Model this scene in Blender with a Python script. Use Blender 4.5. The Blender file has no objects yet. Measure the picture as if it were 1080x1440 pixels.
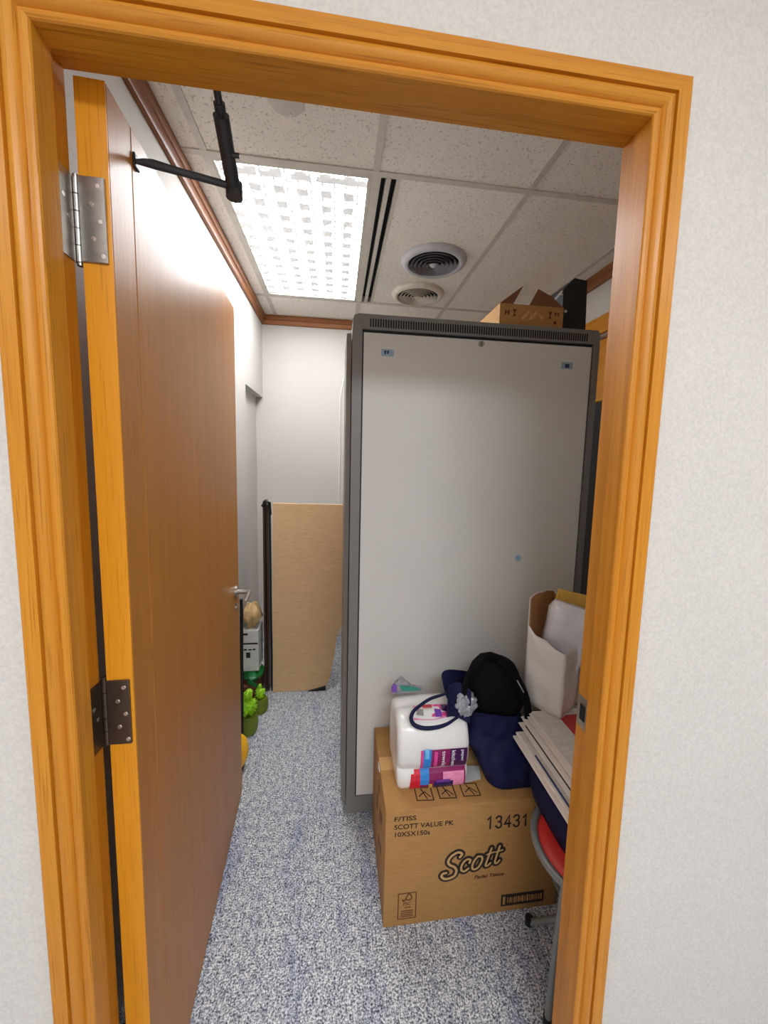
import bpy, bmesh, math, random
from mathutils import Vector, Matrix, noise
random.seed(7)
C = bpy.context.scene.collection
PI = math.pi
WL = {}                       # world location of every parent I make

# ------------------------------------------------------------------ helpers
def lin(r, g, b):
    f = lambda c: (c/255/12.92) if c/255 <= .04045 else ((c/255+.055)/1.055)**2.4
    return (f(r), f(g), f(b), 1)

class MB:
    def __init__(self): self.v = []; self.f = []
    def add(self, vs, fs):
        o = len(self.v); self.v += [tuple(p) for p in vs]; self.f += [tuple(i+o for i in f) for f in fs]; return self
    def box(self, x0, x1, y0, y1, z0, z1, b=0, seg=2):
        if b <= 0:
            vs = [(x, y, z) for x in (x0, x1) for y in (y0, y1) for z in (z0, z1)]
            return self.add(vs, [(0,1,3,2),(4,6,7,5),(0,4,5,1),(2,3,7,6),(0,2,6,4),(1,5,7,3)])
        bm = bmesh.new(); bmesh.ops.create_cube(bm, size=1)
        for v in bm.verts: v.co = Vector(((x0+x1)/2+v.co.x*(x1-x0), (y0+y1)/2+v.co.y*(y1-y0), (z0+z1)/2+v.co.z*(z1-z0)))
        bmesh.ops.bevel(bm, geom=bm.edges[:], offset=b, segments=seg, affect='EDGES', profile=.5)
        bm.verts.index_update()
        self.add([v.co[:] for v in bm.verts], [[v.index for v in f.verts] for f in bm.faces]); bm.free(); return self
    def xf(self, M, start=0):
        self.v = self.v[:start] + [tuple(M @ Vector(p)) for p in self.v[start:]]; return self
    def prism(self, pts, a, b, axis='y'):
        # pts 2D outline extruded along axis from a to b
        def p3(p, t):
            return {'y': (p[0], t, p[1]), 'x': (t, p[0], p[1]), 'z': (p[0], p[1], t)}[axis]
        n = len(pts)
        vs = [p3(p, a) for p in pts] + [p3(p, b) for p in pts]
        fs = [tuple(range(n)), tuple(range(2*n-1, n-1, -1))] + [(i, (i+1) % n, n+(i+1) % n, n+i) for i in range(n)]
        return self.add(vs, fs)
    def tube(self, path, r, n=12, caps=True, flat=None):
        path = [Vector(p) for p in path]; rs = r if isinstance(r, (list, tuple)) else [r]*len(path)
        closed = False
        up = None; rings = []
        for i, p in enumerate(path):
            t = (path[min(i+1, len(path)-1)] - path[max(i-1, 0)]).normalized()
            if up is None:
                up = Vector((0,0,1)) if abs(t.z) < .9 else Vector((0,1,0))
            s = t.cross(up).normalized(); up = s.cross(t).normalized()
            fx, fy = (1, 1) if flat is None else flat
            rings.append([p + (s*math.cos(2*PI*k/n)*fx + up*math.sin(2*PI*k/n)*fy)*rs[i] for k in range(n)])
        return self.loft(rings, caps)
    def loft(self, rings, caps=True, closed=True):
        n = len(rings[0]); vs = [p for r in rings for p in r]; fs = []
        for i in range(len(rings)-1):
            for k in range(n if closed else n-1):
                k2 = (k+1) % n; fs.append((i*n+k, i*n+k2, (i+1)*n+k2, (i+1)*n+k))
        if caps:
            fs.append(tuple(range(n-1, -1, -1))); fs.append(tuple(range((len(rings)-1)*n, len(rings)*n)))
        return self.add(vs, fs)
    def cyl(self, p0, p1, r, n=20, r2=None):
        return self.tube([p0, p1], [r, r if r2 is None else r2], n)
    def lathe(self, prof, cx, cy, cz, n=48):
        # prof: (r, z) closed loop around the vertical axis
        rings = [[(cx+r*math.cos(2*PI*k/n), cy+r*math.sin(2*PI*k/n), cz+z) for k in range(n)] for r, z in prof]
        return self.loft(rings, False)
    def disc(self, cx, cz, y, r, n=14):
        return self.add([(cx+r*math.cos(2*PI*k/n), y, cz+r*math.sin(2*PI*k/n)) for k in range(n)], [tuple(range(n))])

def obj(name, mb, mat, parent=None, smooth=None, sub=0):
    me = bpy.data.meshes.new(name)
    L = WL.get(parent.name, Vector((0,0,0))) if parent else Vector((0,0,0))
    if isinstance(mb, MB):
        me.from_pydata([Vector(p)-L for p in mb.v], [], mb.f)
    bm = bmesh.new(); bm.from_mesh(me); bmesh.ops.recalc_face_normals(bm, faces=bm.faces); bm.to_mesh(me); bm.free()
    me.materials.append(mat)
    if smooth:
        me.shade_smooth(); me.set_sharp_from_angle(angle=math.radians(smooth))
    o = bpy.data.objects.new(name, me); C.objects.link(o)
    if parent: o.parent = parent
    WL[o.name] = L.copy()
    if sub:
        m = o.modifiers.new('sub', 'SUBSURF'); m.levels = sub; m.render_levels = sub
    return o

def tag(o, label=None, cat=None, group=None, kind=None):
    if label: o['label'] = label
    if cat: o['category'] = cat
    if group: o['group'] = group
    if kind: o['kind'] = kind
    return o
def thing(name, label, cat, loc, group=None):
    o = bpy.data.objects.new(name, None); C.objects.link(o); o.location = loc; o.empty_display_size = .05
    WL[o.name] = Vector(loc); return tag(o, label, cat, group)
def struct(name, mb, mat, smooth=None):
    return tag(obj(name, mb, mat, None, smooth), kind='structure')

# ------------------------------------------------------------------ materials
class NT:
    def __init__(self, name):
        self.m = bpy.data.materials.new(name); self.m.use_nodes = True
        self.t = self.m.node_tree; self.b = self.t.nodes['Principled BSDF']
    def n(self, typ, ins=None, **props):
        nd = self.t.nodes.new(typ)
        for k, v in props.items(): setattr(nd, k, v)
        for k, v in (ins or {}).items():
            if hasattr(v, 'is_output'): self.t.links.new(v, nd.inputs[k])
            else: nd.inputs[k].default_value = v
        return nd
    def math(self, op, a, b=0, c=None, clamp=False):
        nd = self.n('ShaderNodeMath', {0: a, 1: b}, operation=op); nd.use_clamp = clamp
        if c is not None:
            if hasattr(c, 'is_output'): self.t.links.new(c, nd.inputs[2])
            else: nd.inputs[2].default_value = c
        return nd.outputs[0]
    def set(self, k, v):
        if hasattr(v, 'is_output'): self.t.links.new(v, self.b.inputs[k])
        else: self.b.inputs[k].default_value = v
    def coord(self, scale=(1,1,1), rot=(0,0,0)):
        tc = self.n('ShaderNodeTexCoord')
        mp = self.n('ShaderNodeMapping', {'Scale': scale, 'Rotation': rot}); self.t.links.new(tc.outputs['Object'], mp.inputs['Vector'])
        return mp.outputs[0]
    def noise(self, vec, scale, detail=3, rough=.5, dist=0):
        return self.n('ShaderNodeTexNoise', {'Vector': vec, 'Scale': scale, 'Detail': detail, 'Roughness': rough, 'Distortion': dist}).outputs['Fac']
    def ramp(self, fac, stops):
        nd = self.n('ShaderNodeValToRGB', {'Fac': fac}); e = nd.color_ramp.elements
        e[0].position, e[0].color = stops[0]; e[1].position, e[1].color = stops[1]
        for p, c in stops[2:]:
            x = e.new(p); x.color = c
        return nd.outputs['Color']
    def mix(self, fac, a, b, blend='MIX'):
        nd = self.n('ShaderNodeMix', data_type='RGBA', blend_type=blend)
        for k, v in ((0, fac), (6, a), (7, b)):
            if hasattr(v, 'is_output'): self.t.links.new(v, nd.inputs[k])
            else: nd.inputs[k].default_value = v
        return nd.outputs[2]
    def bump(self, h, strength, dist=.001):
        nd = self.n('ShaderNodeBump', {'Height': h, 'Strength': strength, 'Distance': dist})
        self.set('Normal', nd.outputs[0])

def plain(name, col, rough=.5, metal=0, var=.06, scale=30, bump=0, coat=0, spec=None, bscale=None):
    T = NT(name); v = T.coord()
    f = T.noise(v, scale, 4)
    c0 = tuple(max(0, c*(1-var)) for c in col[:3])+(1,); c1 = tuple(min(1, c*(1+var)) for c in col[:3])+(1,)
    T.set('Base Color', T.ramp(f, [(.3, c0), (.7, c1)])); T.set('Roughness', rough); T.set('Metallic', metal)
    if coat: T.set('Coat Weight', coat); T.set('Coat Roughness', .12)
    if spec is not None: T.set('Specular IOR Level', spec)
    if bump: T.bump(T.noise(v, bscale or scale*4, 3), bump)
    return T.m

def wood(name, dark, light, axis='z', rough=.40, coat=.10, fine=90):
    T = NT(name)
    s = {'z': (1, 1, .035), 'x': (.035, 1, 1), 'y': (1, .035, 1)}[axis]
    v = T.coord(s)
    g = T.noise(v, fine, 5, .6, .4); g2 = T.noise(v, 14, 3, .5, .8)
    f = T.math('ADD', T.math('MULTIPLY', g, .55), T.math('MULTIPLY', g2, .45))
    col = T.ramp(f, [(.33, dark), (.67, light)])
    pores = T.noise(T.coord(tuple(a*(1 if a > .5 else .6) for a in s)), 420, 2)
    col = T.mix(T.ramp(pores, [(.32, (1,1,1,1)), (.42, (0,0,0,1))]), col, tuple(c*.84 for c in dark[:3])+(1,))
    T.set('Base Color', col); T.set('Roughness', rough); T.set('Coat Weight', coat); T.set('Coat Roughness', .18); T.set('Specular IOR Level', .35)
    T.bump(pores, .06, .0006)
    return T.m

WD, WLt = lin(190, 118, 22), lin(212, 142, 40)
m_wood_v = wood('orange_wood_vertical', WD, WLt, 'z')
m_wood_h = wood('orange_wood_horizontal', WD, WLt, 'x')
m_door = wood('door_veneer_shaded', lin(172, 108, 34), lin(190, 124, 46), 'z', .40, .10, 60)  # same veneer as the frame; weaker light on the face put into a browner base
m_edge = wood('door_edge_wood', lin(214, 138, 24), lin(228, 152, 34), 'z', .4, .1)
m_cornice_y = wood('cornice_wood_y', lin(120, 70, 34), lin(150, 92, 48), 'y')
m_cornice_x = wood('cornice_wood_x', lin(140, 84, 40), lin(170, 106, 52), 'x')
m_wood_y = wood('orange_wood_y', WD, WLt, 'y')
m_dark_wood = wood('dark_brown_wood', lin(48, 32, 24), lin(74, 50, 36), 'z')

def wallpaper(name, col, amt=.05, bump=.35, sc=190):
    T = NT(name); v = T.coord()
    a = T.noise(v, sc, 3, .6); b = T.noise(v, 2.2, 3)
    f = T.math('ADD', T.math('MULTIPLY', a, .75), T.math('MULTIPLY', b, .25))
    T.set('Base Color', T.ramp(f, [(.32, tuple(c*(1-amt*2.2) for c in col[:3])+(1,)), (.62, tuple(min(1, c*(1+amt)) for c in col[:3])+(1,))]))
    T.set('Roughness', .75); T.bump(a, bump, .0015); return T.m
m_wallpaper = wallpaper('corridor_wallpaper', lin(210, 204, 196))
m_wall = wallpaper('white_paint', lin(206, 201, 195), .015, .08, 120)

def carpet():
    T = NT('blue_grey_loop_carpet'); v = T.coord()
    sp = T.noise(v, 185, 2, .65)
    sp2 = T.noise(T.coord((1, .55, 1)), 70, 2, .6)
    f = T.math('ADD', T.math('MULTIPLY', sp, .75), T.math('MULTIPLY', sp2, .25))
    col = T.ramp(f, [(.37, lin(66, 70, 84)), (.61, lin(246, 246, 242)), (.46, lin(146, 151, 162)), (.53, lin(200, 203, 206))])
    st = T.noise(T.coord((7, 1.6, 1)), 1.6, 4, .65)
    blue = T.ramp(st, [(.50, (0,0,0,1)), (.68, (1,1,1,1))])
    col = T.mix(T.math('MULTIPLY', blue, .5), col, T.mix(1, col, lin(150, 165, 215), 'MULTIPLY'))
    T.set('Base Color', col); T.set('Roughness', .95); T.set('Specular IOR Level', .1)
    T.bump(sp, .9, .006); return T.m
m_carpet = carpet()

def tile():
    T = NT('fissured_ceiling_tile'); v = T.coord()
    n = T.noise(v, 130, 3, .6, .5)
    n2 = T.noise(v, 260, 2)
    base = T.ramp(T.noise(v, 3, 3), [(.3, lin(238, 232, 222)), (.7, lin(245, 240, 231))])
    pin = T.ramp(n, [(.36, (1,1,1,1)), (.42, (0,0,0,1))])
    col = T.mix(T.math('MULTIPLY', pin, .42), base, lin(120, 112, 102))
    T.set('Base Color', col); T.set('Roughness', .9); T.bump(T.math('SUBTRACT', n2, pin), .25, .002); return T.m
m_tile = tile()
m_grid = plain('ceiling_grid_white', lin(206, 200, 190), .5)

def diffuser():
    T = NT('lit_prismatic_diffuser')
    tc = T.n('ShaderNodeTexCoord'); sx = T.n('ShaderNodeSeparateXYZ'); T.t.links.new(tc.outputs['Object'], sx.inputs[0])
    x, y = sx.outputs[0], sx.outputs[1]
    w = T.noise(T.coord((1, 1, 1)), 26, 3, .6); w2 = T.noise(T.coord((1, .25, 1)), 12, 2)
    xd = T.math('ADD', x, T.math('MULTIPLY', T.math('SUBTRACT', w, .5), .012))
    colm = T.math('SINE', T.math('MULTIPLY', xd, 2*PI/.092))                 # columns between the tubes
    colf = T.math('SINE', T.math('MULTIPLY', xd, 2*PI/.046))
    yd = T.math('ADD', y, T.math('MULTIPLY', T.math('SUBTRACT', w, .5), .03))
    row = T.math('SINE', T.math('MULTIPLY', yd, 2*PI/.092))
    rowf = T.math('SINE', T.math('MULTIPLY', yd, 2*PI/.046))
    a = T.math('MULTIPLY', T.math('GREATER_THAN', colm, .05), T.math('GREATER_THAN', T.math('ADD', row, T.math('MULTIPLY', w2, .8)), .40))
    b = T.math('MULTIPLY', T.math('GREATER_THAN', colf, .80), T.math('GREATER_THAN', T.math('ADD', rowf, T.math('SUBTRACT', w2, .5)), -.15))
    band = T.math('LESS_THAN', T.math('ABSOLUTE', T.math('SUBTRACT', yd, -.52)), .018)      # cross band by the lamp holders
    band = T.math('MULTIPLY', band, T.math('GREATER_THAN', w2, .42))
    dk = T.math('ADD', T.math('ADD', a, T.math('MULTIPLY', b, .8)), band, None, True)
    soft = T.noise(T.coord(), 140, 2)
    dk = T.math('MULTIPLY', dk, T.math('ADD', .75, T.math('MULTIPLY', soft, .6)), None, True)
    dk = T.math('POWER', dk, .25)
    st = T.n('ShaderNodeMapRange', {'Value': dk, 'From Min': 0, 'From Max': .96, 'To Min': LIGHT, 'To Max': .3}).outputs[0]
    T.set('Base Color', (.8, .8, .8, 1)); T.set('Emission Color', (.94, .97, 1, 1)); T.set('Emission Strength', st)
    return T.m
LIGHT = 20.0
m_diff = diffuser()

m_rack = plain('grey_rack_frame', lin(124, 122, 118), .45, .1, .05)
m_panel = plain('pale_grey_rack_panel', lin(212, 210, 204), .42, 0, .025, 3, .02)
m_rackdark = plain('rack_gap_black', lin(24, 23, 23), .6)
m_black = plain('matt_black', lin(16, 16, 18), .6)
m_void = plain('dark_slot', lin(10, 10, 11), .8)
m_steel = plain('brushed_steel', lin(170, 165, 158), .32, .9, .12, 60)
m_bronze = plain('dull_bronze_steel', lin(104, 88, 76), .4, .85, .12, 60)
m_screw = plain('bright_screw', lin(225, 220, 212), .25, .9)
m_closer = plain('charcoal_closer', lin(62, 62, 64), .4, .4)
m_kraft = None
def kraft(name, col):
    T = NT(name); v = T.coord()
    f = T.noise(T.coord((1, 1, 6)), 22, 4, .6); s = T.noise(v, 260, 2)
    c = T.ramp(f, [(.3, tuple(k*.9 for k in col[:3])+(1,)), (.7, tuple(min(1, k*1.08) for k in col[:3])+(1,))])
    c = T.mix(T.math('MULTIPLY', T.ramp(s, [(.30, (1,1,1,1)), (.38, (0,0,0,1))]), .25), c, tuple(k*.6 for k in col[:3])+(1,))
    T.set('Base Color', c); T.set('Roughness', .75); T.bump(T.noise(T.coord((1, 1, .12)), 160, 2), .1, .001); return T.m
m_kraft = kraft('kraft_cardboard', lin(176, 130, 74))
m_kraft_lt = kraft('kraft_cardboard_light', lin(206, 164, 106))
m_kraft_shaded = kraft('kraft_cardboard_shaded', lin(120, 76, 46))  # the open carton's flaps have their shade put into this darker kraft
m_board = kraft('tan_board', lin(214, 176, 132))
m_ink = plain('black_print_ink', lin(36, 24, 20), .7)
m_ink_br = plain('brown_print_ink', lin(92, 48, 24), .7)
m_film = plain('white_plastic_film', lin(238, 236, 232), .3, 0, .03, 20, .45, .3, None, 34)
m_navy = plain('navy_woven_cloth', lin(22, 24, 62), .7, 0, .15, 18, .25, 0, .25, 900)
m_blackcloth = plain('black_cloth', lin(9, 9, 11), .85, 0, .1, 20, .2, 0, .15)
m_plasticgrey = plain('crinkled_grey_plastic', lin(150, 150, 156), .25, 0, .35, 60, .6, .3)
m_paperwhite = plain('white_bag_paper', lin(232, 224, 216), .6, 0, .02, 8, .08)
m_red = plain('red_vinyl', lin(214, 52, 44), .45)
m_tube = plain('grey_enamel_tube', lin(136, 140, 138), .35, .3)
m_ventgrey = plain('vent_grey_paint', lin(196, 196, 200), .4)
m_ventcream = plain('vent_cream_paint', lin(222, 214, 198), .4)
m_fin = plain('vent_fin_grey', lin(120, 118, 128), .4, .2)
m_lime = plain('lime_green_leaf', lin(168, 222, 40), .5, 0, .25, 60)
m_olive = plain('olive_green_pot', lin(104, 122, 22), .55, 0, .2, 14)
m_green = plain('green_plastic_sack', lin(16, 104, 44), .4, 0, .2, 20)
m_yellow = plain('yellow_plastic', lin(246, 184, 14), .4, 0, .06, 12)
m_sticker = plain('pale_blue_sticker', lin(150, 176, 196), .5)
m_bluedark = plain('dark_blue_print', lin(38, 58, 96), .5)
m_cable = plain('white_cable', lin(224, 220, 214), .5)
PR = {k: plain('print_'+k, lin(*c), .35, 0, .12, 60, 0, .3) for k, c in dict(magenta=(140, 18, 92), purple=(66, 14, 80), blue=(42, 136, 220), sky=(120, 196, 246),
      red=(216, 24, 52), pink=(242, 148, 190), hotpink=(226, 70, 150), violet=(120, 60, 170), navy=(40, 30, 90), yellow=(216, 176, 70), teal=(40, 140, 124), grey=(150, 150, 150), white=(245, 240, 245), newsred=(196, 62, 66), newsblue=(48, 66, 110), peach=(230, 184, 140)).items()}

# ------------------------------------------------------------------ dimensions
ZC = 2.557
XL, XR, YB = -.572, 1.44, 3.11            # room: left wall, right wall, back wall
Y0, Y1 = .634, .704                       # the partition with the doorway
OL, OR, OT = -.405, .502, 2.075           # inner edge of the casing
RL, RR, RT = -.417, .514, 2.089           # rebate
ZCC = 2.75                                # corridor ceiling

# ------------------------------------------------------------------ setting
struct('floor', MB().box(-2.4, 3.0, -2.2, 3.4, -.05, 0), m_carpet)
w = MB()
w.box(-2.4, RL-.02, Y0, Y1, 0, ZCC); w.box(RR+.02, 3.0, Y0, Y1, 0, ZCC); w.box(RL-.02, RR+.02, Y0, Y1, RT+.02, ZCC)
struct('wall_front', w, m_wallpaper)
struct('wall_behind', MB().box(-2.4, 3.0, -2.2, -2.1, 0, ZCC), m_wallpaper)
struct('wall_corridor_left', MB().box(-2.5, -2.4, -2.2, Y0, 0, ZCC), m_wallpaper)
struct('wall_corridor_right', MB().box(3.0, 3.1, -2.2, Y0, 0, ZCC), m_wallpaper)
struct('ceiling_corridor', MB().box(-2.4, 3.0, -2.2, Y0, ZCC, ZCC+.05), m_tile)
# left wall with the shallow recess behind the door
NY, NZ = 2.55, 1.95
w = MB(); w.box(XL-.1, XL, Y1, NY, 0, ZC+.1); w.box(XL-.1, XL, NY, YB+.1, NZ, ZC+.1); w.box(XL-.1, XL-.05, NY, YB+.1, 0, NZ)
struct('wall_left', w, m_wall)
struct('wall_back', MB().box(XL-.1, XR+.1, YB, YB+.1, 0, ZC+.1), m_wall)
DZ = 1.86                                  # the right wall has a wood-framed doorway
w = MB(); w.box(XR, XR+.1, Y1, 1.0, 0, ZC+.1); w.box(XR, XR+.1, 1.0, YB, 2.21, ZC+.1); w.box(XR, XR+.1, 2.75, YB, 0, 2.21)
w.box(XR+.1, XR+.14, 1.0, 2.75, 0, 2.21)
struct('wall_right', w, m_wall)
# ceiling slab with an opening for the light and the slot diffuser
HX0, HX1, HY0, HY1 = -.458, .229, 1.536, 2.712
c = MB()
c.box(XL-.1, HX0, Y1, YB, ZC, ZC+.04); c.box(HX1, XR+.1, Y1, YB, ZC, ZC+.04)
c.box(HX0, HX1, Y1, HY0, ZC, ZC+.04); c.box(HX0, HX1, HY1, YB, ZC, ZC+.04)
struct('ceiling', c, m_tile)
g = MB()
GX, GY = [-.468, .132, .732, 1.332], [.924, 1.5236, 2.7236]
for i, x in enumerate(GX):
    if i == 1: g.box(x-.012, x+.012, Y1, GY[1], ZC-.004, ZC+.002); g.box(x-.012, x+.012, GY[2], YB, ZC-.004, ZC+.002)
    else: g.box(x-.012, x+.012, Y1, YB, ZC-.004, ZC+.002)
for y in GY[1:]: g.box(XL, XR, y-.012, y+.012, ZC-.0045, ZC+.0015)
struct('trim_ceiling_grid', g, m_grid)
def cornice_profile(sx): return [(0, ZC-.066), (sx*.016, ZC-.066), (sx*.020, ZC-.058), (sx*.020, ZC-.036), (sx*.026, ZC-.032), (sx*.030, ZC-.02), (sx*.030, ZC-.002), (0, ZC-.002)]
m = MB(); m.prism([(XL+a, b) for a, b in cornice_profile(1)], Y1, YB, 'y'); struct('trim_1', m, m_cornice_y, 30)
m = MB(); m.prism([(YB-a, b) for a, b in cornice_profile(1)], XL, XR, 'x'); struct('trim_2', m, m_cornice_x, 30)
m = MB(); m.prism([(XR-a, b) for a, b in cornice_profile(1)], Y1, YB, 'y'); struct('trim_3', m, m_cornice_y, 30)

# doorway casing: moulded profile swept round the opening
PROF = [(.000, .000), (.000, .011), (.0015, .0135), (.005, .0155), (.009, .0150), (.0115, .0115), (.0130, .0085), (.0165, .0085), (.019, .0125), (.0225, .0160),
        (.0270, .0178), (.0320, .0170), (.0350, .0150), (.0362, .0110), (.0378, .0110), (.0386, .0175), (.0605, .0180), (.0625, .0165), (.0630, .000)]
def casing(name, which, mat):
    m = MB()
    def pt(w, p, end):
        y = Y0-p
        if which == 'L': return (OL-w, y, 0 if end == 0 else OT+w)
        if which == 'R': return (OR+w, y, 0 if end == 0 else OT+w)
        return (OL-w if end == 0 else OR+w, y, OT+w)
    m.loft([[pt(w, p, 0) for w, p in PROF], [pt(w, p, 1) for w, p in PROF]], True)
    return struct(name, m, mat, 28)
casing('trim_4', 'L', m_wood_v); casing('trim_5', 'T', m_wood_h); casing('trim_6', 'R', m_wood_v)

# ------------------------------------------------------------------ the open door and its frame
door = bpy.data.objects.new('door_1', None); C.objects.link(door); door.location = (-.41, .708, 0); WL['door_1'] = Vector((-.41, .708, 0))
tag(door, 'orange wood door standing open into the storeroom, hinged on the left of its wooden frame', None, None, 'structure')
STOP = .660
def jamb(which):
    m = MB()
    if which == 'L': m.prism([(OL, Y0), (OL, STOP), (RL, STOP), (RL, Y1+.001), (RL-.021, Y1+.001), (RL-.021, Y0)], 0, RT+.02, 'z')
    elif which == 'R': m.prism([(OR, Y0), (OR, STOP), (RR, STOP), (RR, Y1+.001), (RR+.021, Y1+.001), (RR+.021, Y0)], 0, RT+.02, 'z')
    else: m.prism([(Y0, OT), (STOP, OT), (STOP, RT), (Y1+.001, RT), (Y1+.001, RT+.021), (Y0, RT+.021)], OL, OR, 'x'); m.box(RL, OL-.0002, STOP+.0002, Y1+.001, RT, RT+.021); m.box(OR+.0002, RR, STOP+.0002, Y1+.001, RT, RT+.021)
    return obj('jamb', m, m_wood_h if which == 'T' else m_wood_v, door)
for k in 'LRT': jamb(k)
D1 = Vector((-.362, .708, 0)); DU = Vector((-.0479, .99885, 0)); DN = Vector((-.99885, -.0479, 0)); DT = .044; DW = .930
def dp(s, t, z): return D1 + DU*s + DN*t + Vector((0, 0, z))
DM = Matrix(((DU.x, DN.x, 0, D1.x), (DU.y, DN.y, 0, D1.y), (0, 0, 1, 0), (0, 0, 0, 1)))   # (s, t, z) -> world
m = MB(); m.box(.0025, .0815, 0, DT, .012, 2.083, .0012, 1); m.box(.0835, DW-.006, 0, DT, .012, 2.083, .0012, 1); m.box(.07, .1, .0025, DT-.0025, .012, 2.082)
obj('leaf', m.xf(DM), m_door, door)
m = MB(); m.box(0, .0028, .0005, DT-.0005, .012, 2.083)
m.box(DW-.006, DW, .0005, DT-.0005, .012, 2.083); obj('edge_lipping', m.xf(DM), m_edge, door)
def hinge(z0, z1, mat):
    m = MB(); m.box(-.4055, -.3675, .7030, .7078, z0, z1, .001, 1)
    for k in range(0): pass
    h = obj('hinge', m, mat, door, 30)
    m = MB(); m.box(-.4165, -.4145, .664, .7035, z0, z1); obj('jamb_plate', m, mat, h)
    m = MB(); zs = [z0+(z1-z0)*k/5 for k in range(6)]
    for k in range(5): m.cyl((-.4125, .7115, zs[k]+.0008), (-.4125, .7115, zs[k+1]-.0008), .0066, 16)
    m.cyl((-.4125, .7115, z0-.004), (-.4125, .7115, z1+.004), .0048, 12)
    obj('knuckle', m, mat, h, 40)
    for k, (fx, fz) in enumerate([(.76, .89), (.47, .68), (.80, .48), (.50, .28), (.86, .08)]):
        x = -.4055+.038*fx; z = z0+(z1-z0)*fz
        m = MB(); m.cyl((x, .7032, z), (x, .7021, z), .0042, 14, .0034); m.box(x-.003, x+.003, .7019, .7022, z-.0005, z+.0005)
        obj('screw', m, m_screw, h, 40)
        if k < 3:
            y = .672+.01*k; m = MB(); m.cyl((-.4146, y, z), (-.4137, y, z), .0036, 12); obj('screw', m, m_screw, h, 40)
# hinge plates stand a hair proud of the door edge: the edge plane is y = .708 - 0.048 * (distance)
hinge(1.813, 1.941, m_steel); hinge(.982, 1.105, m_bronze)
# lever handle near the far edge
m = MB(); m.cyl((.868, 0, .955), (.868, -.008, .955), .025, 28); hd = obj('handle', m.xf(DM), m_steel, door, 40)
m = MB(); m.tube([(.868, -.006, .955), (.868, -.048, .955), (.862, -.054, .955), (.850, -.056, .955), (.75, -.056, .953)], [.009, .009, .0095, .0095, .008], 14); obj('lever', m.xf(DM), m_steel, hd, 50)
m = MB(); m.cyl((.868, 0, .89), (.868, -.005, .89), .016, 20); m.box(.866, .87, -.0056, -.004, .884, .897); obj('lock_cylinder', m.xf(DM), m_steel, hd, 40)
m = MB(); m.box(DW-.0005, DW+.0012, .010, .034, .86, 1.03); obj('latch_plate', m.xf(DM), m_steel, door)
# strike plate on the right jamb
m = MB(); m.box(RR-.0015, RR+.001, .668, .702, .962, 1.028); m.box(OR-.0012, RR, .6595, .6612, .972, 1.018)
sp = obj('strike_plate', m, m_steel, door)
m = MB(); m.box(RR-.0022, RR-.0012, .678, .694, .978, 1.012); obj('latch_hole', m, m_void, sp)
# overhead closer: bracket and slim arm on the door, thick damper tube and rod up to the head of the frame
m = MB(); m.tube([(-.363, .800, 2.032), (-.352, .806, 2.036), (-.340, .814, 2.040), (-.300, .826, 2.040), (-.207, .852, 2.040)], [.0035, .006, .0075, .0065, .0065], 12); cl = obj('door_closer', m, m_closer, door, 50)
m = MB(); m.box(.084, .104, -.005, .0, 2.020, 2.044, .002); obj('bracket', m.xf(DM), m_closer, cl)
m = MB(); m.tube([(-.2085, .852, 2.039), (-.204, .757, 2.094)], [.0135, .0135], 20); m.cyl((-.208, .856, 2.022), (-.208, .856, 2.050), .016, 20)
m.cyl((-.198, .800, 2.062), (-.184, .800, 2.062), .0045, 10); obj('damper_tube', m, m_closer, cl, 40)
m = MB(); m.tube([(-.204, .760, 2.092), (-.2025, .735, 2.106), (-.2015, .716, 2.118)], .0062, 12); m.cyl((-.2035, .752, 2.097), (-.2030, .743, 2.102), .0095, 14); obj('rod', m, m_closer, cl, 40)
m = MB(); m.box(-.225, -.178, .7055, .716, 2.108, 2.150, .003); m.cyl((-.2015, .716, 2.118), (-.2015, .712, 2.121), .010, 14); obj('head_plate', m, m_closer, cl)

# wood-framed doorway on the right wall behind the rack
d2 = MB(); d2.box(XR-.022, XR+.0, 1.0-.09, 2.84, 2.215, 2.31, .003); d2.box(XR-.02, XR, .91, 1.0, 0, 2.215); d2.box(XR-.02, XR, 2.75, 2.84, 0, 2.215)
dd = struct('door_2', d2, m_wood_y); 
d2 = MB(); d2.box(XR+.03, XR+.06, 1.0, 2.75, DZ, 2.20); obj('transom_panel', d2, m_wood_y, dd)
d2 = MB(); d2.box(XR+.055, XR+.095, 1.0, 2.75, .01, DZ-.02); obj('leaf', d2, m_black, dd)  # black sheet: the darkness of the opening is put into its colour

# ------------------------------------------------------------------ ceiling things
t = thing('ceiling_light', 'recessed ceiling light panel with a lit patterned diffuser', 'ceiling light', (-.17, 2.124, ZC))
m = MB()
LX0, LX1, LY0, LY1 = -.446, .104, 1.556, 2.694
for a in ((HX0, LX0, HY0, HY1), (LX1, .118, HY0, HY1), (LX0, LX1, HY0, LY0), (LX0, LX1, LY1, HY1)): m.box(a[0], a[1], a[2], a[3], ZC-.003, ZC+.012)
obj('frame', m, m_grid, t)
m = MB(); m.box(LX0, LX1, LY0, LY1, ZC+.006, ZC+.010); obj('diffuser', m, m_diff, t)
m = MB(); m.box(HX0, .118, HY0, HY1, ZC+.04, ZC+.06); obj('housing', m, m_grid, t)
t = thing('slot_diffuser', 'linear air slot diffuser with two black slots beside the ceiling light', 'air vent', (.174, 2.124, ZC))
m = MB()
for x0, x1 in ((.119, .154), (.173, .192), (.214, HX1)): m.box(x0, x1, HY0, HY1, ZC-.003, ZC+.02)
m.box(.154, .214, HY0, HY0+.006, ZC-.003, ZC+.02); m.box(.154, .214, HY1-.006, HY1, ZC-.003, ZC+.02)
obj('frame', m, m_grid, t)
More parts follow.
